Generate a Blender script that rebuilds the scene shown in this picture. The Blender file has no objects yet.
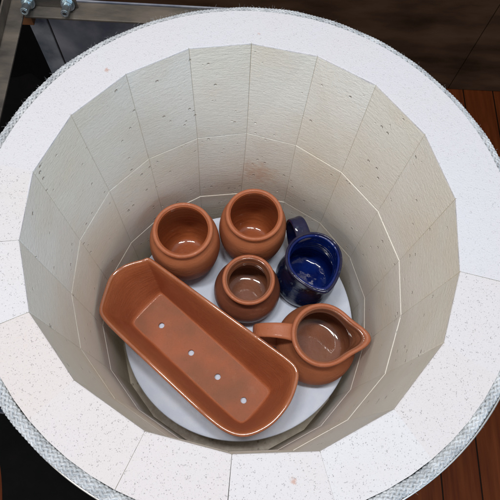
import bpy, bmesh, math, random
import numpy as np
from mathutils import Vector, Matrix, noise

random.seed(7)
np.random.seed(7)
scene = bpy.context.scene
COL = scene.collection
U = 0.27            # metres per kiln inner radius
H = 0.90            # height of the kiln rim above the floor
PI = math.pi
TAU = 2 * PI

# ------------------------------------------------------------------ camera
cam_d = bpy.data.cameras.new('camera')
cam = bpy.data.objects.new('camera', cam_d)
COL.objects.link(cam)
Rm = Matrix(((0.9986, -0.0384, -0.0351), (0.0235, 0.9349, -0.3543), (0.0464, 0.3529, 0.9345)))
cam.matrix_world = Matrix.Translation((-0.0532 * U, -0.9764 * U, H + 2.1857 * U)) @ Rm.to_4x4()
cam_d.sensor_width = 36
cam_d.lens = 527.8 / 500 * 36
cam_d.clip_start = 0.02
cam_d.clip_end = 100
scene.camera = cam

# ------------------------------------------------------------------ light
w = bpy.data.worlds.new('World')
scene.world = w
w.use_nodes = True
w.node_tree.nodes['Background'].inputs[0].default_value = (0.74, 0.85, 1.0, 1)
w.node_tree.nodes['Background'].inputs[1].default_value = 0.40


def area(name, loc, target, sx, sy, power, color):
    l = bpy.data.lights.new(name, 'AREA')
    l.shape = 'RECTANGLE'
    l.size = sx
    l.size_y = sy
    l.energy = power
    l.color = color
    o = bpy.data.objects.new(name, l)
    COL.objects.link(o)
    o.location = loc
    o.rotation_euler = (Vector(target) - Vector(loc)).to_track_quat('-Z', 'Y').to_euler()
    return o


area('ceiling_lamp_light', (-0.42, -0.05, 2.75), (0, 0, 0.4), 0.14, 0.42, 18.5, (1.0, 0.97, 0.94))
area('ceiling_lamp_light', (0.16, -0.05, 2.75), (0, 0, 0.4), 0.14, 0.42, 18.5, (1.0, 0.97, 0.94))
area('window_light', (1.25, -1.45, 2.05), (0, 0.1, 0.75), 1.0, 0.9, 15, (0.58, 0.80, 1.0))
area('warm_lamp_light', (-1.45, -1.25, 2.05), (0, 0.1, 0.75), 0.7, 0.7, 10, (1.0, 0.90, 0.78))
area('far_fill_light', (0.2, 2.3, 2.5), (0, 0, 0.75), 0.8, 0.5, 21, (0.9, 0.95, 1.0))  # unseen fill, added to brighten the near inner wall

scene.view_settings.view_transform = 'Standard'
scene.view_settings.look = 'None'
scene.view_settings.exposure = 0
scene.view_settings.gamma = 1
scene.cycles.max_bounces = 12
scene.cycles.diffuse_bounces = 9


# ------------------------------------------------------------------ node helpers
def new_mat(name):
    m = bpy.data.materials.new(name)
    m.use_nodes = True
    nt = m.node_tree
    return m, nt, nt.nodes['Principled BSDF']


def nd(nt, typ, **kw):
    n = nt.nodes.new(typ)
    for k, v in kw.items():
        if k.startswith('i_'):
            n.inputs[k[2:].replace('_', ' ')].default_value = v
        else:
            setattr(n, k, v)
    return n


def coords(nt, scale=(1, 1, 1)):
    tc = nd(nt, 'ShaderNodeTexCoord')
    mp = nd(nt, 'ShaderNodeMapping')
    mp.inputs['Scale'].default_value = scale
    nt.links.new(tc.outputs['Object'], mp.inputs['Vector'])
    return mp.outputs['Vector']


def noise_tex(nt, vec, scale, detail=4, rough=0.55):
    n = nd(nt, 'ShaderNodeTexNoise')
    n.inputs['Scale'].default_value = scale
    n.inputs['Detail'].default_value = detail
    n.inputs['Roughness'].default_value = rough
    nt.links.new(vec, n.inputs['Vector'])
    return n.outputs['Fac']


def voro(nt, vec, scale, feature='F1', out='Distance', rnd=1.0):
    n = nd(nt, 'ShaderNodeTexVoronoi', feature=feature)
    n.inputs['Scale'].default_value = scale
    n.inputs['Randomness'].default_value = rnd
    nt.links.new(vec, n.inputs['Vector'])
    return n.outputs[out]


def ramp(nt, fac, *stops):
    n = nd(nt, 'ShaderNodeValToRGB')
    e = n.color_ramp.elements
    while len(e) < len(stops):
        e.new(0.5)
    for i, (p, c) in enumerate(stops):
        e[i].position = p
        e[i].color = (c, c, c, 1) if isinstance(c, (int, float)) else (*c, 1)
    nt.links.new(fac, n.inputs['Fac'])
    return n.outputs['Color']


def mixc(nt, fac, a, b, mode='MIX'):
    n = nd(nt, 'ShaderNodeMix', data_type='RGBA', blend_type=mode)
    for s, v in ((0, fac), (6, a), (7, b)):
        if isinstance(v, (int, float)):
            n.inputs[s].default_value = v
        elif isinstance(v, tuple):
            n.inputs[s].default_value = (*v, 1) if len(v) == 3 else v
        else:
            nt.links.new(v, n.inputs[s])
    return n.outputs[2]


def math_n(nt, op, a, b=0.0, clamp=False):
    n = nd(nt, 'ShaderNodeMath', operation=op, use_clamp=clamp)
    for s, v in ((0, a), (1, b)):
        if isinstance(v, (int, float)):
            n.inputs[s].default_value = v
        else:
            nt.links.new(v, n.inputs[s])
    return n.outputs[0]


def bump(nt, bsdf, height, strength, dist, prev=None):
    b = nd(nt, 'ShaderNodeBump')
    b.inputs['Strength'].default_value = strength
    b.inputs['Distance'].default_value = dist
    nt.links.new(height, b.inputs['Height'])
    if prev is not None:
        nt.links.new(prev, b.inputs['Normal'])
    nt.links.new(b.outputs['Normal'], bsdf.inputs['Normal'])
    return b.outputs['Normal']


def island(nt):
    g = nd(nt, 'ShaderNodeNewGeometry')
    return g.outputs['Random Per Island']


def stain(nt, vec, p, r0, r1, nz=None):
    """soft-edged mark round a point of the object (1 inside, 0 outside)"""
    d = nd(nt, 'ShaderNodeVectorMath', operation='DISTANCE')
    nt.links.new(vec, d.inputs[0])
    d.inputs[1].default_value = p
    v = d.outputs['Value']
    if nz is not None:
        v = math_n(nt, 'ADD', v, math_n(nt, 'MULTIPLY', math_n(nt, 'SUBTRACT', nz, 0.5), r1 * 2.2))
    m = nd(nt, 'ShaderNodeMapRange')
    m.inputs['From Min'].default_value = r0
    m.inputs['From Max'].default_value = r1
    m.inputs['To Min'].default_value = 1
    m.inputs['To Max'].default_value = 0
    nt.links.new(v, m.inputs['Value'])
    return m.outputs[0]


# ------------------------------------------------------------------ materials
def mat_brick_rim(coated=False):
    m, nt, b = new_mat('cement_coated_brick' if coated else 'firebrick_top')
    v = coords(nt)
    rnd = island(nt)
    if coated:
        rnd = noise_tex(nt, v, 4, 2)
    base = ramp(nt, rnd, (0.0, (0.555, 0.505, 0.49)), (0.35, (0.55, 0.54, 0.555)), (0.65, (0.55, 0.515, 0.515)), (1.0, (0.56, 0.56, 0.58)))  # albedo held below the walls' to even out the strong light on top
    cl = ramp(nt, noise_tex(nt, v, 9, 3), (0.35, 0.0), (0.7, 1.0))
    base = mixc(nt, math_n(nt, 'MULTIPLY', cl, 0.35), base, (0.55, 0.50, 0.48))
    # pinholes of several sizes
    sp = voro(nt, v, 520)
    gate = noise_tex(nt, v, 170, 1)
    pin = math_n(nt, 'MULTIPLY', ramp(nt, sp, (0.12, 1.0), (0.30, 0.0)), ramp(nt, gate, (0.54, 0.0), (0.60, 1.0)))
    sp2 = voro(nt, v, 190)
    g2 = noise_tex(nt, v, 61, 1)
    pin2 = math_n(nt, 'MULTIPLY', ramp(nt, math_n(nt, 'ADD', sp2, math_n(nt, 'MULTIPLY', noise_tex(nt, v, 700, 2), 0.12)), (0.12, 1.0), (0.18, 0.0)), ramp(nt, g2, (0.58, 0.0), (0.66, 1.0)))
    flk = ramp(nt, noise_tex(nt, v, 620, 3, 0.6), (0.655, 0.0), (0.70, 0.75))
    flk = math_n(nt, 'MULTIPLY', flk, ramp(nt, noise_tex(nt, v, 34, 2), (0.40, 0.25), (0.60, 1.0)))
    allp = math_n(nt, 'MAXIMUM', math_n(nt, 'MAXIMUM', math_n(nt, 'MULTIPLY', pin, 0.6), pin2), flk)
    c = mixc(nt, math_n(nt, 'MULTIPLY', allp, 0.06 if coated else 0.30), base, (0.33, 0.28, 0.26))
    if coated:
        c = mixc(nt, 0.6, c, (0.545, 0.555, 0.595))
    nz = noise_tex(nt, v, 300, 2)
    for p, r in (((0.0585 * 1.0, -0.2925, 0), 0.0040), ((-0.192, 0.2125, 0), 0.0042), ((0.013, 0.288, 0), 0.0022)):
        c = mixc(nt, math_n(nt, 'MULTIPLY', stain(nt, v, p, r * 0.3, r, nz), 0.6), c, (0.42, 0.20, 0.13))
    nt.links.new(c, b.inputs['Base Color'])
    b.inputs['Roughness'].default_value = 0.9
    b.inputs['Specular IOR Level'].default_value = 0.25
    fine = noise_tex(nt, v, 420, 3, 0.65)
    n1 = bump(nt, b, fine, 0.55 if coated else 0.4, 0.0014)
    n2 = bump(nt, b, noise_tex(nt, v, 45, 3), 0.25, 0.003, n1)
    bump(nt, b, math_n(nt, 'MULTIPLY', allp, 0.5 if coated else -1.0), 0.8, 0.0015, n2)
    return m


def mat_brick_wall():
    m, nt, b = new_mat('firebrick_hot_face')
    v = coords(nt)
    rnd = island(nt)
    base = ramp(nt, rnd, (0.0, (0.82, 0.80, 0.725)), (0.3, (0.85, 0.84, 0.79)), (0.6, (0.83, 0.81, 0.745)), (0.85, (0.85, 0.82, 0.74)), (1.0, (0.83, 0.82, 0.78)))  # albedo raised above the rim's to make up for dim light inside
    # flashing: pinkish-brown toning in drifting patches
    cl = ramp(nt, noise_tex(nt, v, 11, 4), (0.42, 0.0), (0.72, 1.0))
    base = mixc(nt, math_n(nt, 'MULTIPLY', cl, 0.4), base, (0.78, 0.735, 0.68))
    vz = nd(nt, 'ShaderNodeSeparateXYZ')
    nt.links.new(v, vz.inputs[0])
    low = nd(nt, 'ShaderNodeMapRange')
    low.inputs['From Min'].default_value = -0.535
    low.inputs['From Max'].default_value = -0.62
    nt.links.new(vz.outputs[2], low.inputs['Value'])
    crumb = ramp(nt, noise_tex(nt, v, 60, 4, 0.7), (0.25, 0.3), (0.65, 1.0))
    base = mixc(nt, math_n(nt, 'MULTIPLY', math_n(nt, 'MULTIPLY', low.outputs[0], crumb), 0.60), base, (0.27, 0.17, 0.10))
    # brush of red dust above one of the jars, faint scuffs
    nz = noise_tex(nt, v, 90, 4)
    c = mixc(nt, math_n(nt, 'MULTIPLY', stain(nt, v, (0.035, 0.265, -0.36), 0.006, 0.045, nz), 0.55), base, (0.60, 0.25, 0.13))
    # sparse pits
    sp = voro(nt, v, 75)
    g = noise_tex(nt, v, 27, 2)
    pit = math_n(nt, 'MULTIPLY', ramp(nt, sp, (0.08, 1.0), (0.20, 0.0)), ramp(nt, g, (0.56, 0.0), (0.62, 1.0)))
    c = mixc(nt, math_n(nt, 'MULTIPLY', pit, 0.10), c, (0.45, 0.38, 0.28))
    yel = ramp(nt, noise_tex(nt, v, 5.5, 3), (0.42, 0.0), (0.62, 1.0))
    c = mixc(nt, math_n(nt, 'MULTIPLY', yel, 0.55), c, (0.80, 0.735, 0.60))
    dsh = ramp(nt, noise_tex(nt, coords(nt, (1, 1, 3.5)), 210, 3, 0.6), (0.60, 0.0), (0.70, 1.0))
    c = mixc(nt, math_n(nt, 'MULTIPLY', dsh, 0.18), c, (0.50, 0.45, 0.37))
    nt.links.new(c, b.inputs['Base Color'])
    b.inputs['Roughness'].default_value = 0.85
    b.inputs['Specular IOR Level'].default_value = 0.3
    # wavy, almost horizontal saw marks
    vs = coords(nt, (1, 1, 3.2))
    wv = noise_tex(nt, vs, 75, 4, 0.6)
    n1 = bump(nt, b, wv, 0.3, 0.0025)
    n2 = bump(nt, b, noise_tex(nt, v, 320, 2, 0.6), 0.3, 0.0012, n1)
    n3 = bump(nt, b, math_n(nt, 'MULTIPLY', pit, -1.0), 1.0, 0.003, n2)
    bump(nt, b, dsh, 0.4, 0.0012, n3)
    return m


def mat_clay(name, c1, c2, rough=0.6, coat=0.0, bumps=0.35, spots=True):
    glaze = coat > 0.3
    m, nt, b = new_mat(name)
    v = coords(nt)
    c = mixc(nt, ramp(nt, noise_tex(nt, v, 16, 5), (0.35, 0.0), (0.68, 1.0)), c1, c2)
    fl = ramp(nt, noise_tex(nt, v, 7.5, 3), (0.48, 0.0), (0.66, 1.0))
    c = mixc(nt, math_n(nt, 'MULTIPLY', fl, 0.32), c, tuple(x * k_ for x, k_ in zip(c1, (0.72, 0.85, 0.95))))
    sc = ramp(nt, noise_tex(nt, coords(nt, (0.5, 0.5, 1.6)), 55, 5, 0.7), (0.58, 0.0), (0.78, 1.0))
    c = mixc(nt, math_n(nt, 'MULTIPLY', sc, 0.22), c, (0.50, 0.30, 0.20))
    if spots:
        s = ramp(nt, noise_tex(nt, v, 420, 2), (0.62, 0.0), (0.72, 1.0))
        c = mixc(nt, math_n(nt, 'MULTIPLY', s, 0.35), c, tuple(x * 0.45 for x in c1))
    nt.links.new(c, b.inputs['Base Color'])
    rr = nd(nt, 'ShaderNodeMapRange')
    rr.inputs['To Min'].default_value = rough - 0.06
    rr.inputs['To Max'].default_value = rough + 0.08
    nt.links.new(noise_tex(nt, v, 40, 3), rr.inputs['Value'])
    nt.links.new(rr.outputs[0], b.inputs['Roughness'])
    b.inputs['Coat Weight'].default_value = coat
    b.inputs['Coat Roughness'].default_value = 0.05
    b.inputs['Specular IOR Level'].default_value = 0.15 if glaze else 0.3
    # throwing rings (fine, horizontal) and grain
    vr = coords(nt, (0.15, 0.15, 1))
    n1 = bump(nt, b, noise_tex(nt, vr, 260, 2), bumps, 0.0009)
    n2 = bump(nt, b, noise_tex(nt, v, 500, 3), bumps * 0.6, 0.0006, n1)
    bump(nt, b, noise_tex(nt, v, 75, 2), 0.45 if glaze else 0.25, 0.0022, n2)
    return m


def mat_blue(name, dark, light, mott, rough=0.09):
    m, nt, b = new_mat(name)
    v = coords(nt)
    c = mixc(nt, ramp(nt, noise_tex(nt, v, 24, 5), (0.38, 0.0), (0.70, 1.0)), dark, light)
    st = ramp(nt, noise_tex(nt, coords(nt, (1, 1, 0.45)), 75, 5, 0.65), (0.60, 0.0), (0.70, 1.0))
    c = mixc(nt, math_n(nt, 'MULTIPLY', st, mott), c, (0.16, 0.22, 0.27))
    nt.links.new(c, b.inputs['Base Color'])
    b.inputs['Roughness'].default_value = rough
    b.inputs['Specular IOR Level'].default_value = 0.42
    vr = coords(nt, (0.15, 0.15, 1))
    n1 = bump(nt, b, noise_tex(nt, vr, 230, 2), 0.4, 0.001)
    bump(nt, b, noise_tex(nt, v, 42, 2), 0.4, 0.0040, n1)
    return m


def mat_simple(name, c1, c2, rough, metal=0.0, scale=20, bstr=0.2, bd=0.001, bs=150, stretch=(1, 1, 1)):
    m, nt, b = new_mat(name)
    v = coords(nt, stretch)
    c = mixc(nt, ramp(nt, noise_tex(nt, v, scale, 5), (0.35, 0.0), (0.68, 1.0)), c1, c2)
    nt.links.new(c, b.inputs['Base Color'])
    b.inputs['Roughness'].default_value = rough
    b.inputs['Metallic'].default_value = metal
    bump(nt, b, noise_tex(nt, v, bs, 3), bstr, bd)
    return m


def mat_floor():
    m, nt, b = new_mat('floorboards')
    v = coords(nt)
    sx = nd(nt, 'ShaderNodeSeparateXYZ')
    nt.links.new(v, sx.inputs[0])
    W = 0.105
    xs = math_n(nt, 'DIVIDE', math_n(nt, 'SUBTRACT', sx.outputs[0], 0.5616), W)
    idx = math_n(nt, 'FLOOR', xs)
    fr = math_n(nt, 'FRACT', xs)
    edge = math_n(nt, 'MINIMUM', fr, math_n(nt, 'SUBTRACT', 1.0, fr))
    wn = nd(nt, 'ShaderNodeTexWhiteNoise', noise_dimensions='1D')
    nt.links.new(idx, wn.inputs['W'])
    vg = nd(nt, 'ShaderNodeVectorMath', operation='MULTIPLY')
    vg.inputs[1].default_value = (22, 1.6, 1)
    nt.links.new(v, vg.inputs[0])
    va = nd(nt, 'ShaderNodeVectorMath', operation='ADD')
    nt.links.new(vg.outputs[0], va.inputs[0])
    nt.links.new(wn.outputs['Color'], va.inputs[1])
    grain = noise_tex(nt, va.outputs[0], 3.0, 6, 0.6)
    c = mixc(nt, ramp(nt, grain, (0.35, 0.0), (0.68, 1.0)), (0.065, 0.014, 0.004), (0.12, 0.029, 0.008))
    c = mixc(nt, math_n(nt, 'MULTIPLY', wn.outputs['Value'], 0.35), c, (0.08, 0.016, 0.003))
    kn = voro(nt, v, 5.5)
    c = mixc(nt, ramp(nt, kn, (0.03, 0.8), (0.07, 0.0)), c, (0.03, 0.009, 0.004))
    gap = ramp(nt, edge, (0.012, 1.0), (0.022, 0.0))
    c = mixc(nt, gap, c, (0.008, 0.004, 0.002))
    nt.links.new(c, b.inputs['Base Color'])
    b.inputs['Roughness'].default_value = 0.5
    b.inputs['Specular IOR Level'].default_value = 0.06
    n1 = bump(nt, b, math_n(nt, 'MULTIPLY', gap, -1.0), 0.8, 0.003)
    bump(nt, b, grain, 0.15, 0.001, n1)
    return m


M = {}
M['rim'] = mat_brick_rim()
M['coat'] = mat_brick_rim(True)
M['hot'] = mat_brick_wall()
M['jar'] = mat_clay('terracotta', (0.37, 0.118, 0.048), (0.43, 0.150, 0.068), 0.66, 0.0, 0.6)
M['jar_in'] = mat_clay('honey_glaze', (0.32, 0.078, 0.024), (0.39, 0.11, 0.038), 0.40, 0.8, 0.8)
M['jar_lip'] = mat_clay('terracotta_lip', (0.38, 0.118, 0.052), (0.44, 0.150, 0.072), 0.45, 0.12, 0.7)
M['pot_dark'] = mat_clay('brown_glaze', (0.17, 0.055, 0.03), (0.25, 0.085, 0.045), 0.45, 0.12)
M['pot_in'] = mat_clay('brown_glaze_inside', (0.22, 0.078, 0.040), (0.28, 0.100, 0.048), 0.45, 0.9, 1.0)
M['planter'] = mat_clay('planter_glaze', (0.375, 0.110, 0.043), (0.44, 0.142, 0.062), 0.48, 0.06, 0.8)
M['planter_lip'] = mat_clay('planter_lip_glaze', (0.36, 0.11, 0.042), (0.46, 0.16, 0.07), 0.35, 1.0, 1.0)
M['planter_lip'].node_tree.nodes['Principled BSDF'].inputs['Coat IOR'].default_value = 1.9
M['planter_floor'] = mat_clay('planter_base_clay', (0.39, 0.128, 0.062), (0.27, 0.112, 0.060), 0.66, 0.0, 0.9)
M['blue_in'] = mat_blue('cobalt_glaze_inside', (0.002, 0.007, 0.075), (0.004, 0.018, 0.150), 0.0)
M['blue_out'] = mat_blue('cobalt_glaze_outside', (0.002, 0.008, 0.042), (0.005, 0.020, 0.10), 0.75)
M['blue_out'].node_tree.nodes['Principled BSDF'].inputs['Specular IOR Level'].default_value = 0.25
M['blue_lip'] = mat_blue('cobalt_glaze_edge', (0.004, 0.007, 0.045), (0.030, 0.026, 0.050), 0.25)
M['shelf'] = mat_simple('kiln_wash', (0.60, 0.68, 0.82), (0.67, 0.735, 0.85), 0.85, 0, 38, 0.5, 0.002, 130)
M['rope'] = mat_simple('glass_fibre', (0.33, 0.35, 0.37), (0.55, 0.57, 0.59), 0.28, 0.0, 60, 0.6, 0.001, 900)
M['steel'] = mat_simple('kiln_jacket_steel', (0.35, 0.35, 0.35), (0.5, 0.49, 0.47), 0.38, 0.8, 8, 0.1, 0.001, 60)
M['bar'] = mat_simple('weathered_steel', (0.045, 0.042, 0.040), (0.17, 0.145, 0.118), 0.5, 0.3, 28, 0.4, 0.001, 90, (0.35, 1, 1))
M['leg'] = mat_simple('greyed_steel', (0.08, 0.10, 0.13), (0.36, 0.38, 0.41), 0.5, 0.1, 16, 0.2, 0.001, 60)
M['sheet'] = mat_simple('dark_sheet_steel', (0.13, 0.145, 0.19), (0.36, 0.365, 0.40), 0.55, 0.1, 13, 0.2, 0.001, 60)
M['zinc'] = mat_simple('zinc', (0.45, 0.56, 0.60), (0.62, 0.70, 0.74), 0.25, 0.9, 40, 0.2, 0.0005, 200)
M['hole'] = mat_simple('socket_dark', (0.01, 0.01, 0.012), (0.02, 0.02, 0.02), 0.6)
M['board'] = mat_simple('stained_board', (0.026, 0.012, 0.006), (0.082, 0.043, 0.024), 0.55, 0, 6, 0.25, 0.002, 25, (0.6, 1, 1.8))
M['sheeting'] = mat_simple('black_sheeting', (0.002, 0.002, 0.002), (0.004, 0.003, 0.003), 0.9, 0, 30, 0.3, 0.002, 200)
M['sheeting'].node_tree.nodes['Principled BSDF'].inputs['Specular IOR Level'].default_value = 0.1
M['board'].node_tree.nodes['Principled BSDF'].inputs['Specular IOR Level'].default_value = 0.15
M['floor'] = mat_floor()
M['plaster'] = mat_simple('pale_card', (0.42, 0.43, 0.45), (0.50, 0.51, 0.53), 0.8)
M['rust'] = mat_simple('old_timber', (0.20, 0.075, 0.025), (0.28, 0.12, 0.045), 0.7)


# ------------------------------------------------------------------ object helpers
def link(name, bm_or_me, mats, parent=None, smooth=True, loc=(0, 0, 0)):
    if isinstance(bm_or_me, bmesh.types.BMesh):
        me = bpy.data.meshes.new(name)
        bm_or_me.to_mesh(me)
        bm_or_me.free()
    else:
        me = bm_or_me
    if not isinstance(mats, (list, tuple)):
        mats = [mats]
    for mm in mats:
        me.materials.append(mm)
    if smooth:
        me.polygons.foreach_set('use_smooth', [True] * len(me.polygons))
    o = bpy.data.objects.new(name, me)
    COL.objects.link(o)
    o.location = loc
    if parent is not None:
        o.parent = parent
    return o


def thing(name, label, cat, loc=(0, 0, 0), rz=0.0, group=None):
    o = bpy.data.objects.new(name, None)
    o.empty_display_size = 0.05
    COL.objects.link(o)
    o.location = loc
    o.rotation_euler = (0, 0, rz)
    tag(o, label, cat, group)
    return o


def tag(o, label, cat, group=None):
    o['label'] = label
    o['category'] = cat
    if group:
        o['group'] = group
    return o


def add_box(bm, x0, x1, y0, y1, z0, z1, bev=0.0, mi=0):
    r = bmesh.ops.create_cube(bm, size=1.0)
    vs = r['verts']
    for v in vs:
        v.co = Vector(((x0 + x1) / 2 + v.co.x * (x1 - x0), (y0 + y1) / 2 + v.co.y * (y1 - y0), (z0 + z1) / 2 + v.co.z * (z1 - z0)))
    fs = {f for v in vs for f in v.link_faces}
    for f in fs:
        f.material_index = mi
    if bev:
        es = {e for v in vs for e in v.link_edges}
        bmesh.ops.bevel(bm, geom=list(es), offset=bev, segments=2, affect='EDGES', profile=0.6)


def lathe(profile, seg=96, deform=None, mats=None, closed=False):
    """profile: list of (r, z) from bottom outside, over the top, to inside bottom; returns bmesh."""
    bm = bmesh.new()
    rings = []
    for (r, z) in profile:
        if r < 1e-6:
            rings.append([bm.verts.new((0, 0, z))])
        else:
            ring = []
            for k in range(seg):
                a = TAU * k / seg
                p = (r * math.cos(a), r * math.sin(a), z)
                if deform:
                    p = deform(p, a, r)
                ring.append(bm.verts.new(p))
            rings.append(ring)
    n = len(rings)
    pairs = [(i, i + 1) for i in range(n - 1)]
    if closed:
        pairs.append((n - 1, 0))
    for i, j in pairs:
        A, B = rings[i], rings[j]
        mi = mats[i] if mats else 0
        for k in range(seg):
            k2 = (k + 1) % seg
            if len(A) == 1 and len(B) == 1:
                continue
            if len(A) == 1:
                f = bm.faces.new((A[0], B[k2], B[k]))
            elif len(B) == 1:
                f = bm.faces.new((A[k], A[k2], B[0]))
            else:
                f = bm.faces.new((A[k], A[k2], B[k2], B[k]))
            f.material_index = mi
    bmesh.ops.recalc_face_normals(bm, faces=bm.faces)
    return bm


def smooth_profile(pts, n=6):
    """Catmull-Rom through (r, z) points"""
    out = []
    P = [pts[0]] + list(pts) + [pts[-1]]
    for i in range(1, len(P) - 2):
        p0, p1, p2, p3 = P[i - 1], P[i], P[i + 1], P[i + 2]
        for k in range(n):
            t = k / n
            out.append(tuple(max(0.0, 0.5 * ((2 * p1[c]) + (-p0[c] + p2[c]) * t + (2 * p0[c] - 5 * p1[c] + 4 * p2[c] - p3[c]) * t * t + (-p0[c] + 3 * p1[c] - 3 * p2[c] + p3[c]) * t ** 3)) if c == 0 else
                             0.5 * ((2 * p1[c]) + (-p0[c] + p2[c]) * t + (2 * p0[c] - 5 * p1[c] + 4 * p2[c] - p3[c]) * t * t + (-p0[c] + 3 * p1[c] - 3 * p2[c] + p3[c]) * t ** 3) for c in (0, 1)))
    out.append(tuple(pts[-1]))
    return out


# ------------------------------------------------------------------ kiln
V0 = [(-0.9817, -0.1427), (-0.978, 0.1967), (-0.85, 0.5115), (-0.6141, 0.7677), (-0.3112, 0.9469), (0.0095, 1.0002), (0.3535, 0.9413), (0.6496, 0.7766), (0.8759, 0.4976), (0.9879, 0.1502), (0.9662, -0.2117), (0.8593, -0.5321), (0.6251, -0.8084), (0.3213, -0.9737), (-0.0209, -0.9925), (-0.3621, -0.917), (-0.6614, -0.7316), (-0.8846, -0.4613)]
D1 = {2: (0.010, 0.026), 3: (0, 0.016), 4: (0.004, 0.008), 5: (0.010, 0.012), 6: (-0.003, -0.005), 7: (0, -0.030), 8: (0, -0.023), 9: (0, -0.006), 10: (0.006, 0.008), 11: (-0.006, -0.018)}
D2 = {2: (0.010, 0.010), 3: (0, 0.008), 4: (-0.012, 0.002), 5: (0.0, -0.006), 6: (0.012, -0.013), 7: (0.008, -0.022), 8: (0.012, -0.030), 9: (0, -0.010), 10: (0, 0), 11: (-0.01, -0.018)}
ROW = 0.85
OC = (0.037, -0.006)
OR = 1.225

kiln = thing('top_loading_kiln', 'round open kiln of pale firebrick with a braided white cord round its rim', 'kiln', (0, 0, H))


def vert_at(k, z):
    """inner corner k at height z (units, z<=0)"""
    k %= 18
    x, y = V0[k]
    d1 = D1.get(k, (0, 0))
    d2 = D2.get(k, (0, 0))
    if z > -ROW:
        t = -z / ROW
        dx, dy = d1[0] * t, d1[1] * t
    else:
        t = min(1, (-z - ROW) / ROW)
        dx, dy = d1[0] * (1 - t) + d2[0] * t, d1[1] * (1 - t) + d2[1] * t
    return Vector((x + dx, y + dy, z))


# (gap at the inner corner, gap at the outer edge) for each joint of the ring
GAP = {k: (0.0, 0.0) for k in range(18)}
GAP.update({0: (0.0007, 0.0004), 17: (0.0008, 0.0004), 15: (0.0005, 0.0004), 14: (0.0008, 0.0006), 10: (0.0007, 0.0004), 13: (0.0003, 0.0)})
bm = bmesh.new()
for row in range(3):
    for k in range(18):
        zt = -ROW * row - (0.0012 if row else 0) + (random.uniform(-0.0001, 0.0001) if row == 0 else random.uniform(-0.001, 0.0))
        zb = -ROW * (row + 1) + 0.0012
        i1 = {3: 0.0004, 4: 0.0, 5: 0.0, 6: 0.0016, 7: 0.0022, 8: 0.003, 9: 0.0026, 10: 0.0032, 11: 0.0024, 12: 0.0028}.get(k, 0.0009)
        i2 = i1 + {3: 0.0045, 4: 0.004, 5: 0.003, 6: 0.0004, 7: 0.0004, 8: 0.001}.get(k, 0.0025)
        inset = [0, i1, i2][row]
        nn = 5
        def side(z):
            a, b_ = vert_at(k, z), vert_at(k + 1, z)
            t = (b_ - a).normalized()
            g = 0.0009
            a = a + t * GAP[k][0]
            b_ = b_ - t * GAP[(k + 1) % 18][0]
            inn = -((a + b_) / 2)
            inn.z = 0
            inn.normalize()
            a = a + inn * inset
            b_ = b_ + inn * inset
            pts = [a, b_]
            oa = math.atan2(b_.y - OC[1], b_.x - OC[0])
            ob = math.atan2(a.y - OC[1], a.x - OC[0])
            if ob - oa > PI:
                ob -= TAU
            if ob - oa < -PI:
                ob += TAU
            sgn = 1 if ob > oa else -1
            g0, g1 = GAP[(k + 1) % 18][1] * sgn, GAP[k][1] * sgn
            for q in range(nn):
                th = oa + g0 + (ob - oa - g0 - g1) * q / (nn - 1)
                pts.append(Vector((OC[0] + OR * math.cos(th), OC[1] + OR * math.sin(th), z)))
            return [bm.verts.new(p * U) for p in pts]
        T = side(zt)
        B = side(zb)
        n = len(T)
        faces = [bm.faces.new(T), bm.faces.new(list(reversed(B)))]
        for i in range(n):
            j = (i + 1) % n
            f = bm.faces.new((T[j], T[i], B[i], B[j]))
            if i == 0:
                f.material_index = 1
            faces.append(f)
bmesh.ops.recalc_face_normals(bm, faces=bm.faces)
def row_top(v):
    z = v.co.z / U
    return any(-ROW * r_ - 0.004 < z < -ROW * r_ + 0.004 and (r_ == 0 or z <= -ROW * r_ - 0.0005) for r_ in range(3)) and math.hypot(v.co.x, v.co.y) < 1.06 * U


te = [e for e in bm.edges if all(row_top(v) for v in e.verts) and abs(e.verts[0].co.z - e.verts[1].co.z) < 0.0005]
rr_ = bmesh.ops.subdivide_edges(bm, edges=te, cuts=9)
es = []
for e in bm.edges:
    a, b_ = e.verts
    # inner corner edges and the long inner edges get a worn bevel
    if all(math.hypot(v.co.x / U, v.co.y / U) < 1.06 for v in (a, b_)):
        es.append(e)
bmesh.ops.bevel(bm, geom=es, offset=0.0014, segments=2, affect='EDGES', profile=0.55, material=0)
for f in bm.faces:
    if f.calc_center_median().z < -0.02 * U:
        f.material_index = 1
    elif f.material_index == 0 or f.normal.z > 0.3:
        f.material_index = 0
        c_ = f.calc_center_median()
        if (c_.y / U) > 0.055 + (c_.x / U + 1.0) * (-0.27 / 2.0):
            f.material_index = 2
# worn, ragged arrises: the upper bevel line wanders back over the top face,
# the lower one wanders down the wall, so both big faces stay flat
for v in bm.verts:
    rr_ = math.hypot(v.co.x, v.co.y) / U
    if rr_ > 1.06:
        continue
    for r_ in range(3):
        zt = (-ROW * r_ - (0.0012 if r_ else 0)) * U
        dz = zt - v.co.z
        if dz < -0.0005 or dz > 0.0018:
            continue
        n1_ = noise.noise(v.co * 95 + Vector((3, 1, 7)))
        n2_ = noise.noise(v.co * 260)
        amp = max(0.0, n1_ * 0.9 + n2_ * 0.6)
        if dz < 0.0002:
            v.co += Vector((v.co.x, v.co.y, 0)).normalized() * amp * (0.0030 if r_ == 0 else 0.0012)
        elif dz > 0.0011:
            v.co.z -= amp * 0.0022
        break
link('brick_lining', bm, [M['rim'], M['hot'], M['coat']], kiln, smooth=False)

# kiln floor slab
bm = bmesh.new()
r = bmesh.ops.create_cone(bm, cap_ends=True, segments=72, radius1=OR * U, radius2=OR * U, depth=0.06)
for v in r['verts']:
    v.co += Vector((OC[0] * U, OC[1] * U, -3 * ROW * U - 0.0305))
link('brick_floor', bm, [M['hot']], kiln, smooth=False)

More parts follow.
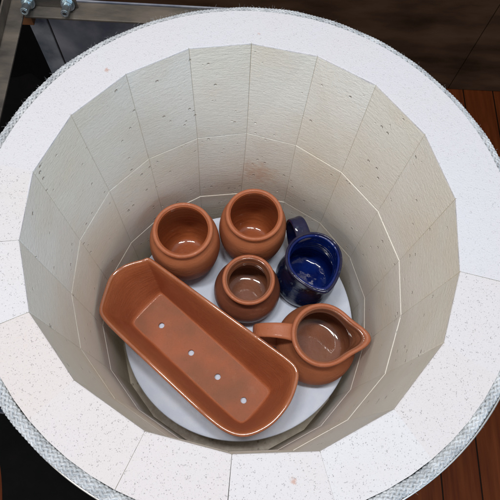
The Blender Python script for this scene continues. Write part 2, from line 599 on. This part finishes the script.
# steel jacket with a small rolled lip
JR = 1.285
JC = (0.043, -0.018)
prof = [(JR - 0.012, -0.10), (JR - 0.012, -0.060), (JR - 0.008, -0.052), (JR - 0.002, -0.052), (JR, -0.060), (JR, -0.12), (JR - 0.003, -0.14), (JR - 0.003, -2.80), (JR - 0.012, -2.80)]
bm = lathe([(r * U, z * U) for r, z in prof], 180, closed=True)
for v in bm.verts:
    v.co += Vector((JC[0] * U, JC[1] * U, 0))
link('steel_jacket', bm, M['steel'], kiln)
# stand under the kiln
bm = bmesh.new()
for k in range(4):
    a = PI / 4 + k * PI / 2
    x, y = JC[0] * U + 0.27 * math.cos(a), 0.27 * math.sin(a)
    add_box(bm, x - 0.015, x + 0.015, y - 0.015, y + 0.015, -H + 0.001, -2.81 * U)
ring = lathe([(0.29, -2.80 * U - 0.02), (0.30, -2.80 * U - 0.02), (0.30, -2.80 * U), (0.29, -2.80 * U)], 64, closed=True)
me_ = bpy.data.meshes.new('tmp')
ring.to_mesh(me_)
ring.free()
bm.from_mesh(me_)
link('kiln_stand', bm, M['bar'], kiln, smooth=False)

# braided gasket cord: ten interlaced strands round a ring
RC, RMIN, RZ = 1.2520, 0.0200, -0.034
RCX, RCY = 0.037, -0.010
CIRC = TAU * RC
NW = 34
NSTR = 7
seg_w = 44
npt = NW * seg_w
verts, faces = [], []
s_ = np.arange(npt) / npt * TAU
def ring_frame(s):
    c, sn = np.cos(s), np.sin(s)
    return c, sn
wob = lambda s, ph: 0.0035 * np.sin(5 * s + ph) + 0.002 * np.sin(13 * s + 2 * ph) + 0.0012 * np.sin(31 * s + ph)
NS = 6
for direction in (1, -1):
    for j in range(NSTR):
        phi = direction * (NW * s_ + 0.15 * np.sin(23 * s_)) + TAU * j / NSTR
        rad = RMIN + direction * 0.0034 * np.cos(NSTR * phi)
        cr = RC + wob(s_, 0.7) + rad * np.cos(phi)
        cz = RZ + 0.6 * wob(s_, 2.1) + rad * np.sin(phi) * 0.85
        P = np.stack([RCX + cr * np.cos(s_), RCY + cr * np.sin(s_), cz], 1)
        T = np.roll(P, -1, 0) - np.roll(P, 1, 0)
        T /= np.linalg.norm(T, axis=1)[:, None]
        # outward normal of the cord surface
        Nn = np.stack([np.cos(phi) * np.cos(s_), np.cos(phi) * np.sin(s_), np.sin(phi)], 1)
        Bn = np.cross(T, Nn)
        Bn /= np.linalg.norm(Bn, axis=1)[:, None]
        Nn = np.cross(Bn, T)
        base = len(verts)
        wd = 0.0066 * (1 + 0.12 * np.sin(17 * s_ + j * 2.1))
        ht = 0.0050
        for i in range(npt):
            for q in range(NS):
                a = TAU * q / NS
                p = P[i] + Bn[i] * (wd[i] * math.cos(a)) + Nn[i] * (ht * math.sin(a))
                verts.append(p * U)
        for i in range(npt):
            i2 = (i + 1) % npt
            for q in range(NS):
                q2 = (q + 1) % NS
                faces.append((base + i * NS + q, base + i * NS + q2, base + i2 * NS + q2, base + i2 * NS + q))
# core
base = len(verts)
for i in range(360):
    a = TAU * i / 360
    for q in range(8):
        b_ = TAU * q / 8
        rr = RC + 0.017 * math.cos(b_)
        verts.append(np.array([RCX + rr * math.cos(a), RCY + rr * math.sin(a), RZ + 0.017 * math.sin(b_)]) * U)
for i in range(360):
    for q in range(8):
        faces.append((base + i * 8 + q, base + i * 8 + (q + 1) % 8, base + (i + 1) % 360 * 8 + (q + 1) % 8, base + (i + 1) % 360 * 8 + q))
# loose hairs
for h in range(240):
    a = random.uniform(0, TAU)
    if random.random() < 0.45:
        a = random.uniform(PI * 0.45, PI * 1.02)
    b_ = random.uniform(-0.4, 1.7)
    L = random.uniform(0.006, 0.020) * random.choice((0.6, 1, 1))
    rr = RC + 0.03 * math.cos(b_)
    p = np.array([RCX + rr * math.cos(a), RCY + rr * math.sin(a), RZ + 0.028 * math.sin(b_)])
    nrm = np.array([math.cos(b_) * math.cos(a), math.cos(b_) * math.sin(a), math.sin(b_)])
    tg = np.array([-math.sin(a), math.cos(a), 0.0])
    d = nrm * random.uniform(0.3, 1) + tg * random.uniform(-1.2, 1.2) + np.array([0, 0, random.uniform(-.3, .3)])
    d /= np.linalg.norm(d)
    e1 = np.cross(d, [0.3, 0.5, 0.8])
    e1 /= np.linalg.norm(e1)
    e2 = np.cross(d, e1)
    bend = e1 * random.uniform(-0.4, 0.4) * L
    th = 0.0004
    b0 = len(verts)
    for t in (0, 0.5, 1):
        c = p + d * L * t + bend * t * t
        for q in range(3):
            aa = TAU * q / 3
            verts.append((c + (e1 * math.cos(aa) + e2 * math.sin(aa)) * th * (1 - 0.7 * t)) * U)
    for t in (0, 1):
        for q in range(3):
            faces.append((b0 + t * 3 + q, b0 + t * 3 + (q + 1) % 3, b0 + t * 3 + 3 + (q + 1) % 3, b0 + t * 3 + 3 + q))
me = bpy.data.meshes.new('gasket_cord')
me.from_pydata([tuple(v) for v in verts], [], faces)
link('gasket_cord', me, M['rope'], kiln)

# ------------------------------------------------------------------ shelf
ZS = -1.90
SH = (0.030, -0.020)
shelf = thing('kiln_shelf', 'round bluish white kiln shelf lying under the pots inside the kiln', 'kiln shelf', (SH[0] * U, SH[1] * U, H + ZS * U))
R_ = 0.90
bm = lathe([(0, -0.06 * U), ((R_ - 0.02) * U, -0.06 * U), (R_ * U, -0.05 * U), (R_ * U, -0.012 * U), ((R_ - 0.004) * U, -0.004 * U), ((R_ - 0.014) * U, 0), (0, 0)], 128)
link('shelf_slab', bm, M['shelf'], shelf, smooth=False)
bm = None
for k in range(3):
    a = PI / 2 + k * TAU / 3
    bm = bmesh.new()
    x, y = 0.62 * U * math.cos(a), 0.62 * U * math.sin(a)
    add_box(bm, x - 0.019, x + 0.019, y - 0.019, y + 0.019, (-3 * ROW - ZS) * U + 0.0005, -0.0605 * U, 0.002)
    link('shelf_post', bm, M['hot'], shelf, smooth=False)


# ------------------------------------------------------------------ pots
def pot_profile(outer, t_wall, bottom_t):
    """outer: smoothed list (r,z) from foot to under the lip. Adds the inside wall."""
    inner = []
    for i, (r, z) in enumerate(outer):
        a = outer[max(0, i - 1)]
        b_ = outer[min(len(outer) - 1, i + 1)]
        dr, dz = b_[0] - a[0], b_[1] - a[1]
        L = math.hypot(dr, dz) or 1
        nr, nz = dz / L, -dr / L
        inner.append((r - nr * t_wall, z - nz * t_wall))
    zmin = bottom_t
    inner = [p for p in inner if p[1] > zmin + 0.03 and p[0] > 0.02]
    inner = list(reversed(inner))
    rl, zl = inner[-1]
    bowl = [(rl * 0.93, zmin + 0.018), (rl * 0.80, zmin + 0.008), (rl * 0.6, zmin + 0.003), (rl * 0.4, zmin + 0.008), (rl * 0.2, zmin + 0.004), (0, zmin + 0.007)]
    return inner + bowl


def build_pot(t, outer_pts, lip_r, lip_w, lip_h, h, mo, mi, ml, deform=None, wall=0.028, foot=None):
    outer = smooth_profile(outer_pts, 7)
    inner = pot_profile(outer, wall, 0.035)
    r0 = outer[0][0]
    prof = [(0, 0.006), (r0 * 0.8, 0.006), (r0 * 0.86, 0.0), (r0 - 0.006, 0.0)] + outer
    no = len(prof)
    prof = prof + inner
    # throwing rings on the inside
    prof2 = []
    for i, (r, z) in enumerate(prof):
        if i >= no and r > 0.02 and z > 0.06:
            r += 0.0018 * math.sin(z * 150) + 0.0008 * math.sin(z * 67 + 1)
        prof2.append((r * U, z * U))
    mats = [0] * (no - 1) + [1] * (len(prof) - no + 1)
    bm = lathe(prof2, 112, deform, mats)
    link('body', bm, [mo, mi], t)
    # lip ring
    rc = lip_r - lip_w
    lp = []
    for q in range(14):
        a = TAU * q / 14
        lp.append(((rc + lip_w * math.cos(a)) * U, (h - lip_h + lip_h * math.sin(a)) * U))
    bm = lathe(lp, 128, deform, closed=True)
    link('rim', bm, ml, t)


def pot_loc(x, y):
    return (x * U, y * U, H + ZS * U + 0.0004)


def wobble(amp, ph):
    def f(p, a, r):
        k = 1 + amp * math.sin(2 * a + ph) + amp * 0.5 * math.sin(3 * a - ph)
        return (p[0] * k, p[1] * k, p[2] + amp * 0.5 * U * math.sin(a + ph) * p[2] / (0.65 * U))
    return f


def jar(x, y, h, rr, rb, label, wob_ph):
    t = thing('terracotta_jar', label, 'jar', pot_loc(x, y), 0, 'matching rounded terracotta jars')
    pts = [(rb * 0.64, 0.004), (rb * 0.70, 0.03), (rb * 0.83, h * 0.18), (rb * 0.95, h * 0.34), (rb, h * 0.52), (rb * 0.985, h * 0.66), (rb * 0.93, h * 0.80), (rr - 0.006, h * 0.90), (rr - 0.016, h * 0.945), (rr - 0.016, h - 0.014)]
    build_pot(t, pts, rr, 0.0150, 0.017, h, M['jar'], M['jar_in'], M['jar_lip'], wobble(0.004, wob_ph), wall=0.020)
    return t


jar(-0.404, 0.475, 0.62, 0.215, 0.262, 'rounded terracotta jar nearest the left wall, right behind the long planter', 0.4)
jar(0.103, 0.618, 0.62, 0.209, 0.256, 'rounded terracotta jar against the back wall, between the other jar and the blue jug', 2.0)

# small collared pot
t = thing('collared_pot', 'small brown glazed pot with a narrow collar, in the middle of the group', 'pot', pot_loc(0.079, 0.172))
hC = 0.47
pts = [(0.165, 0.004), (0.185, 0.03), (0.232, 0.09), (0.252, 0.17), (0.243, 0.25), (0.205, 0.315), (0.172, 0.35), (0.163, 0.385), (0.170, 0.42), (0.178, hC - 0.012)]
build_pot(t, pts, 0.191, 0.0140, 0.017, hC, M['pot_dark'], M['pot_in'], M['jar_lip'], wobble(0.004, 1.0), wall=0.022)


def spout_deform(az, amp, width, z0, z1, lift, pinch=0.05, ph=0.0, point=0.25):
    def f(p, a, r):
        z = p[2] / U
        t = max(0.0, min(1.0, (z - z0) / (z1 - z0)))
        t = t * t * (3 - 2 * t)
        da = (a - az + PI) % TAU - PI
        g = (1 - point) * math.exp(-0.5 * (da / width) ** 2) + point * math.exp(-math.sqrt((da / width) ** 2 + 0.08) + math.sqrt(0.08))
        g2 = math.exp(-((abs(da) - 1.0) / 0.5) ** 2)
        k = 1 + t * (amp * g - pinch * g2) + 0.004 * math.sin(2 * a + ph)
        return (p[0] * k, p[1] * k, p[2] + t * lift * U * g)
    return f


def strap(path, w0, th, mat, t, side, widths=None):
    """strap handle swept along path (units), width along 'side' vector"""
    P = []
    pp = [path[0]] + list(path) + [path[-1]]
    ww = widths or [w0] * len(path)
    wq = [ww[0]] + list(ww) + [ww[-1]]
    W = []
    for i in range(1, len(pp) - 2):
        for k in range(8):
            s = k / 8
            P.append(sum((Vector(pp[i - 1 + m]) * c for m, c in enumerate((0.5 * (-s + 2 * s * s - s ** 3), 0.5 * (2 - 5 * s * s + 3 * s ** 3), 0.5 * (s + 4 * s * s - 3 * s ** 3), 0.5 * (-s * s + s ** 3)))), Vector((0, 0, 0))))
            W.append(wq[i] * (1 - s) + wq[i + 1] * s)
    P.append(Vector(path[-1]))
    W.append(ww[-1])
    side = Vector(side).normalized()
    bm = bmesh.new()
    rings = []
    N = 16
    for i, p in enumerate(P):
        T = (P[min(i + 1, len(P) - 1)] - P[max(i - 1, 0)]).normalized()
        s = (side - T * side.dot(T)).normalized()
        n = T.cross(s)
        ring = []
        for q in range(N):
            a = TAU * q / N
            ca, sa = math.cos(a), math.sin(a)
            cx = math.copysign(abs(ca) ** 0.6, ca) * W[i] / 2
            cy = math.copysign(abs(sa) ** 0.8, sa) * th / 2 * (1 - 0.35 * math.exp(-(ca / 0.45) ** 2))
            ring.append(bm.verts.new((p + s * cx + n * cy) * U))
        rings.append(ring)
    for A, B in zip(rings, rings[1:]):
        for q in range(N):
            bm.faces.new((A[q], A[(q + 1) % N], B[(q + 1) % N], B[q]))
    bm.faces.new(list(reversed(rings[0])))
    bm.faces.new(rings[-1])
    bmesh.ops.recalc_face_normals(bm, faces=bm.faces)
    return link('handle', bm, mat, t)


# blue jug
t = thing('blue_jug', 'dark blue glazed jug with spout and loop handle, beside the back right wall', 'jug', pot_loc(0.540, 0.315))
hD = 0.56
az = math.radians(-72)
pts = [(0.205, 0.004), (0.222, 0.02), (0.236, 0.08), (0.238, 0.15), (0.222, 0.24), (0.202, 0.33), (0.190, 0.40), (0.190, 0.46), (0.197, hD - 0.012)]
df = spout_deform(az, 0.29, 0.36, 0.30, hD, 0.01, 0.03, 0.0, 0.7)
build_pot(t, pts, 0.209, 0.0105, 0.014, hD, M['blue_out'], M['blue_in'], M['blue_lip'], df, wall=0.022)
ha = math.radians(112)
dx, dy = math.cos(ha), math.sin(ha)
strap([(0.165 * dx, 0.165 * dy, hD - 0.045), (0.22 * dx, 0.22 * dy, hD - 0.005), (0.30 * dx, 0.30 * dy, hD + 0.0), (0.36 * dx, 0.36 * dy, hD - 0.07), (0.365 * dx, 0.365 * dy, hD - 0.17), (0.32 * dx, 0.32 * dy, hD - 0.27), (0.225 * dx, 0.225 * dy, hD - 0.36)],
      0.11, 0.030, M['blue_lip'], t, (-dy, dx, 0), [0.12, 0.11, 0.105, 0.10, 0.10, 0.10, 0.11])

# terracotta pitcher
t = thing('terracotta_pitcher', 'terracotta pitcher with pulled pouring spout and strap handle, beside the right wall', 'pitcher', pot_loc(0.602, -0.222))
hE = 0.52
az = math.radians(-4)
pts = [(0.215, 0.004), (0.240, 0.025), (0.285, 0.09), (0.300, 0.16), (0.288, 0.24), (0.252, 0.32), (0.218, 0.385), (0.205, 0.43), (0.208, hE - 0.014)]
df = spout_deform(az, 0.47, 0.27, 0.30, hE, 0.015, 0.02)
build_pot(t, pts, 0.224, 0.016, 0.017, hE, M['jar'], M['pot_in'], M['jar_lip'], df, wall=0.024)
ha = math.radians(176)
dx, dy = math.cos(ha), math.sin(ha)
strap([(0.195 * dx, 0.195 * dy, hE - 0.05), (0.25 * dx, 0.25 * dy, hE - 0.025), (0.35 * dx, 0.35 * dy, hE - 0.03), (0.45 * dx, 0.45 * dy, hE - 0.09), (0.47 * dx, 0.47 * dy, hE - 0.18), (0.42 * dx, 0.40 * dy, hE - 0.28), (0.285 * dx, 0.285 * dy, hE - 0.36)],
      0.11, 0.034, M['jar_lip'], t, (-dy, dx, 0), [0.13, 0.115, 0.105, 0.10, 0.10, 0.10, 0.11])

# long planter
pl_c = (-0.2597, -0.3248)
pl_a = math.atan2(-0.6432, 0.7657)
planter = thing('planter_trough', 'long terracotta planter trough with four drainage holes in its base', 'planter', pot_loc(*pl_c), pl_a)
hP = 0.50
top_o = [(-0.715, 0.190), (-0.705, 0.222), (-0.678, 0.235), (-0.60, 0.243), (-0.1, 0.290), (0.35, 0.333), (0.53, 0.352), (0.600, 0.345), (0.650, 0.305), (0.705, 0.18), (0.722, 0.07), (0.715, -0.06), (0.655, -0.20), (0.560, -0.275), (0.40, -0.303), (0.0, -0.305), (-0.45, -0.305), (-0.600, -0.300), (-0.665, -0.280), (-0.700, -0.235), (-0.765, -0.120), (-0.795, -0.06), (-0.800, 0.00), (-0.785, 0.07), (-0.755, 0.13)]
bot_o = [(-0.635, 0.170), (-0.630, 0.195), (-0.605, 0.205), (-0.55, 0.205), (-0.1, 0.205), (0.35, 0.205), (0.54, 0.205), (0.600, 0.203), (0.628, 0.185), (0.632, 0.12), (0.633, 0.04), (0.633, -0.04), (0.630, -0.14), (0.605, -0.20), (0.42, -0.205), (0.0, -0.205), (-0.45, -0.205), (-0.57, -0.205), (-0.615, -0.200), (-0.632, -0.17), (-0.635, -0.10), (-0.635, -0.04), (-0.635, 0.02), (-0.635, 0.08), (-0.635, 0.12)]


def chaikin(P, n=3):  # corner cutting
    for _ in range(n):
        Q = []
        for i in range(len(P)):
            a, b_ = P[i], P[(i + 1) % len(P)]
            Q.append((a[0] * .75 + b_[0] * .25, a[1] * .75 + b_[1] * .25))
            Q.append((a[0] * .25 + b_[0] * .75, a[1] * .25 + b_[1] * .75))
        P = Q
    return P


TO, BO = chaikin(top_o), chaikin(bot_o)
if sum(a[0] * b_[1] - b_[0] * a[1] for a, b_ in zip(TO, TO[1:] + TO[:1])) < 0:
    pass


def inset_loop(P, d):
    n = len(P)
    area2 = sum(P[i][0] * P[(i + 1) % n][1] - P[(i + 1) % n][0] * P[i][1] for i in range(n))
    sg = 1 if area2 > 0 else -1
    out = []
    for i in range(n):
        a, b_ = P[i - 1], P[(i + 1) % n]
        dx, dy = b_[0] - a[0], b_[1] - a[1]
        L = math.hypot(dx, dy)
        out.append((P[i][0] - sg * dy / L * d, P[i][1] + sg * dx / L * d))
    return out


bm = bmesh.new()
sections = []       # (loop, z)
wallp = 0.030
for s in (0, 0.03, 0.15, 0.3, 0.45, 0.6, 0.75, 0.88, 0.95):
    f = s ** 0.92
    L = [(b_[0] * (1 - f) + a[0] * f, b_[1] * (1 - f) + a[1] * f) for a, b_ in zip(TO, BO)]
    if s == 0:
        L = inset_loop(L, 0.008)
    sections.append((L, s * hP, 0))
# rounded lip
for q in range(0, 9):
    a = PI * q / 8
    L = inset_loop(TO, wallp / 2 * (1 - math.cos(a)) - (0.003 if q < 8 else 0))
    sections.append((L, hP - 0.020 + 0.020 * math.sin(a), 2))
TI = inset_loop(TO, wallp + 0.001)
BI = [(x * 0.905, y * 0.80) for x, y in BO]
floorz = 0.040


def inner_at(f):
    return [(b_[0] * (1 - f) + a[0] * f, b_[1] * (1 - f) + a[1] * f) for a, b_ in zip(TI, BI)]


for s in (0.92, 0.78, 0.62, 0.46, 0.32, 0.21, 0.15):
    sections.append((inner_at(s ** 0.95), s * hP, 0))
sections.append((inner_at(0.085), 0.052, 0))
sections.append((inner_at(0.045), 0.044, 0))
sections.append(([(x * 0.985, y * 0.965) for x, y in inner_at(0.0)], floorz, 0))
rings = []
for L, z, _ in sections:
    rings.append([bm.verts.new((x * U, y * U, (z + 0.0015 * math.sin(7 * x + 3 * y)) * U if z > 0.1 else z * U)) for x, y in L])
n = len(TO)
for si, (A, B) in enumerate(zip(rings, rings[1:])):
    for k in range(n):
        ff = bm.faces.new((A[k], A[(k + 1) % n], B[(k + 1) % n], B[k]))
        ff.material_index = 2 if sections[si][2] == 2 and sections[si + 1][2] == 2 else 0
# base plate with four real drainage holes
from mathutils.geometry import delaunay_2d_cdt
HOLES = ((-0.388, -0.022), (-0.073, -0.022), (0.199, -0.020), (0.458, -0.018))


def plate(ring, z, mi):
    pts = [Vector((v.co.x, v.co.y)) for v in ring]
    n0 = len(pts)
    edges = [(i, (i + 1) % n0) for i in range(n0)]
    hr = 28
    for hx, hy in HOLES:
        b0 = len(pts)
        for q in range(hr):
            a = TAU * q / hr
            pts.append(Vector(((hx + 0.0235 * math.cos(a)) * U, (hy + 0.0235 * math.sin(a)) * U)))
        edges += [(b0 + q, b0 + (q + 1) % hr) for q in range(hr)]
    vo, eo, fo, ov, oe, of = delaunay_2d_cdt(pts, edges, [], 1, 1e-7)
    vmap = {}
    loops = [[None] * hr for _ in HOLES]
    for i, v in enumerate(vo):
        o0 = ov[i][0] if ov[i] else -1
        if 0 <= o0 < n0:
            vmap[i] = ring[o0]
        else:
            vmap[i] = bm.verts.new((v.x, v.y, z))
            if o0 >= n0:
                loops[(o0 - n0) // hr][(o0 - n0) % hr] = vmap[i]
    for f in fo:
        c = sum((vo[i] for i in f), Vector((0, 0))) / len(f)
        if any((c - Vector((hx * U, hy * U))).length < 0.0228 * U for hx, hy in HOLES):
            continue
        try:
            ff = bm.faces.new([vmap[i] for i in f])
            ff.material_index = mi
        except ValueError:
            pass
    return loops


LB = plate(rings[0], 0.0, 0)
LT = plate(rings[-1], floorz * U, 1)
for A, B in zip(LB, LT):
    for q in range(len(A)):
        ff = bm.faces.new((A[q], A[(q + 1) % len(A)], B[(q + 1) % len(A)], B[q]))
        ff.material_index = 1
bmesh.ops.recalc_face_normals(bm, faces=bm.faces)
body = link('body', bm, [M['planter'], M['planter_floor'], M['planter_lip']], planter)
for p in body.data.polygons:
    p.use_smooth = abs(p.normal.z) < 0.999


# ------------------------------------------------------------------ surroundings
def struct(o):
    o['kind'] = 'structure'
    return o


bm = bmesh.new()
bmesh.ops.create_grid(bm, x_segments=2, y_segments=2, size=4.0)
struct(link('floor', bm, M['floor'], smooth=False))

# brown boards behind
WY = 3.44 * U
boards = thing('brown_panelling', 'dark brown stained panel boards standing on the floor behind the kiln', 'panelling', (0, WY, 0))
xs = [-1.9, -1.15, -0.42, 2.655 * U, 2.655 * U + 0.73, 2.655 * U + 1.46]
for a, b_ in zip(xs, xs[1:]):
    bm = bmesh.new()
    add_box(bm, a + 0.0012, b_ - 0.0012, 0, 0.015, 0.002, 1.9, 0.0015)
    link('board', bm, M['board'], boards, smooth=False)

# thin black sheet on the floor, left of the kiln
poly = [(-4.6, -0.9), (-3.2, -1.02), (-2.5, -1.0), (-2.20, -1.06), (-2.12, -1.3), (-2.06, -1.6), (-1.9, -2.4), (-0.4, -2.5), (-0.2, -1.0), (-0.3, 0.8), (-1.6, 2.4), (-2.20, 3.42), (-3.2, 3.42), (-4.6, 3.42)]
PL = chaikin(poly, 2)
bm = bmesh.new()
vs = [bm.verts.new((x * U, y * U, 0.006 + 0.002 * noise.noise(Vector((x * 3, y * 3, 0))))) for x, y in PL]
f = bm.faces.new(vs)
ex = bmesh.ops.extrude_face_region(bm, geom=[f])
for v in ex['geom']:
    if isinstance(v, bmesh.types.BMVert):
        v.co.z = 0.0015
bmesh.ops.recalc_face_normals(bm, faces=bm.faces)
tag(link('black_floor_sheet', bm, M['sheeting'], smooth=False), 'black sheet spread over the floorboards left of the kiln', 'mat')

# steel frame behind and left of the kiln
FZ = H - 0.5 * U
frame = thing('steel_frame', 'weathered steel bar frame with two bolts behind the kiln', 'metal frame', (-1.45 * U, 1.65 * U, 0))
ox, oy = -1.45 * U, 1.65 * U


def part_box(name, x0, x1, y0, y1, z0, z1, mat, bev=0.001):
    bm = bmesh.new()
    add_box(bm, x0 * U - ox, x1 * U - ox, y0 * U - oy, y1 * U - oy, z0, z1, bev)
    return link(name, bm, mat, frame, smooth=False)


part_box('bolt_plate', -1.43, -1.10, 1.662, 1.672, FZ + 0.0003, FZ + 0.026, M['bar'])
part_box('crossbar', -1.43, 0.35, 1.575, 1.715, FZ - 0.004, FZ, M['bar'])
part_box('crossbar_flange', -1.43, 0.35, 1.700, 1.715, FZ - 0.030, FZ - 0.0045, M['bar'])
part_box('side_arm', -1.545, -1.437, -0.8, 1.72, FZ - 0.004, FZ + 0.0, M['bar'])
part_box('side_arm_flange', -1.545, -1.533, -0.8, 1.72, FZ + 0.0005, FZ + 0.024, M['bar'])
part_box('leg', -1.50, -1.37, 1.725, 1.745, 0.001, FZ - 0.001, M['leg'])
part_box('leg', 0.20, 0.33, 1.725, 1.745, 0.001, FZ - 0.001, M['leg'])
part_box('leg', -1.53, -1.44, -0.79, -0.77, 0.001, FZ - 0.005, M['leg'])
part_box('back_sheet', -1.360, 0.19, 1.730, 1.742, 0.05, FZ - 0.001, M['sheet'])
part_box('timber_block', -1.515, -1.435, 1.66, 1.72, FZ - 0.045, FZ - 0.006, M['rust'])
for bx, by in ((-1.405, 1.615), (-1.155, 1.62)):
    bm = bmesh.new()
    # stud pointing up towards the viewer's side, with hex nut and socket
    def cyl(r, z0, z1, seg, mi):
        rr_ = bmesh.ops.create_cone(bm, cap_ends=True, segments=seg, radius1=r, radius2=r, depth=z1 - z0)
        for v in rr_['verts']:
            v.co += Vector((0, 0, (z0 + z1) / 2))
        for v in rr_['verts']:
            for ff in v.link_faces:
                ff.material_index = mi
    cyl(0.0095, 0.0, 0.003, 24, 0)
    cyl(0.0078, 0.003, 0.010, 6, 0)
    cyl(0.0052, 0.010, 0.030, 20, 0)
    cyl(0.0030, 0.0301, 0.0304, 12, 1)
    bmesh.ops.bevel(bm, geom=[e for e in bm.edges], offset=0.0003, segments=1, affect='EDGES')
    b_o = link('bolt', bm, [M['zinc'], M['hole']], frame, smooth=False)
    b_o.location = (bx * U - ox, 1.655 * U - oy, FZ + 0.011)
    b_o.scale = (1.25, 1.25, 1.0)
    b_o.rotation_euler = (math.radians(76), math.radians(5), 0)

# black sheet added to fill the gap behind the frame with black
bm = bmesh.new()
nx, nz2 = 40, 14
grid = []
for j in range(nz2 + 1):
    row_ = []
    for i in range(nx + 1):
        x = -0.66 + 1.32 * 0.5 * i / nx - 0.33
        row_.append((x, 0.014 * math.sin(x * 38 + 0.4 * math.sin(j * 0.4)) * (1 - 0.5 * j / nz2) + 0.006 * math.sin(x * 90), 1.05 * j / nz2))
    grid.append(row_)
for y_off in (0.0, -0.002):
    G = [[bm.verts.new((x, -0.018 + y + y_off, z)) for x, y, z in r_] for r_ in grid]
    for j in range(nz2):
        for i in range(nx):
            bm.faces.new((G[j][i], G[j][i + 1], G[j + 1][i + 1], G[j + 1][i]))
tag(link('black_sheeting', bm, M['sheeting'], loc=(-0.10, 0.905, 0.009)), 'black cloth added against the panelling behind the left end of the steel frame', 'sheeting')
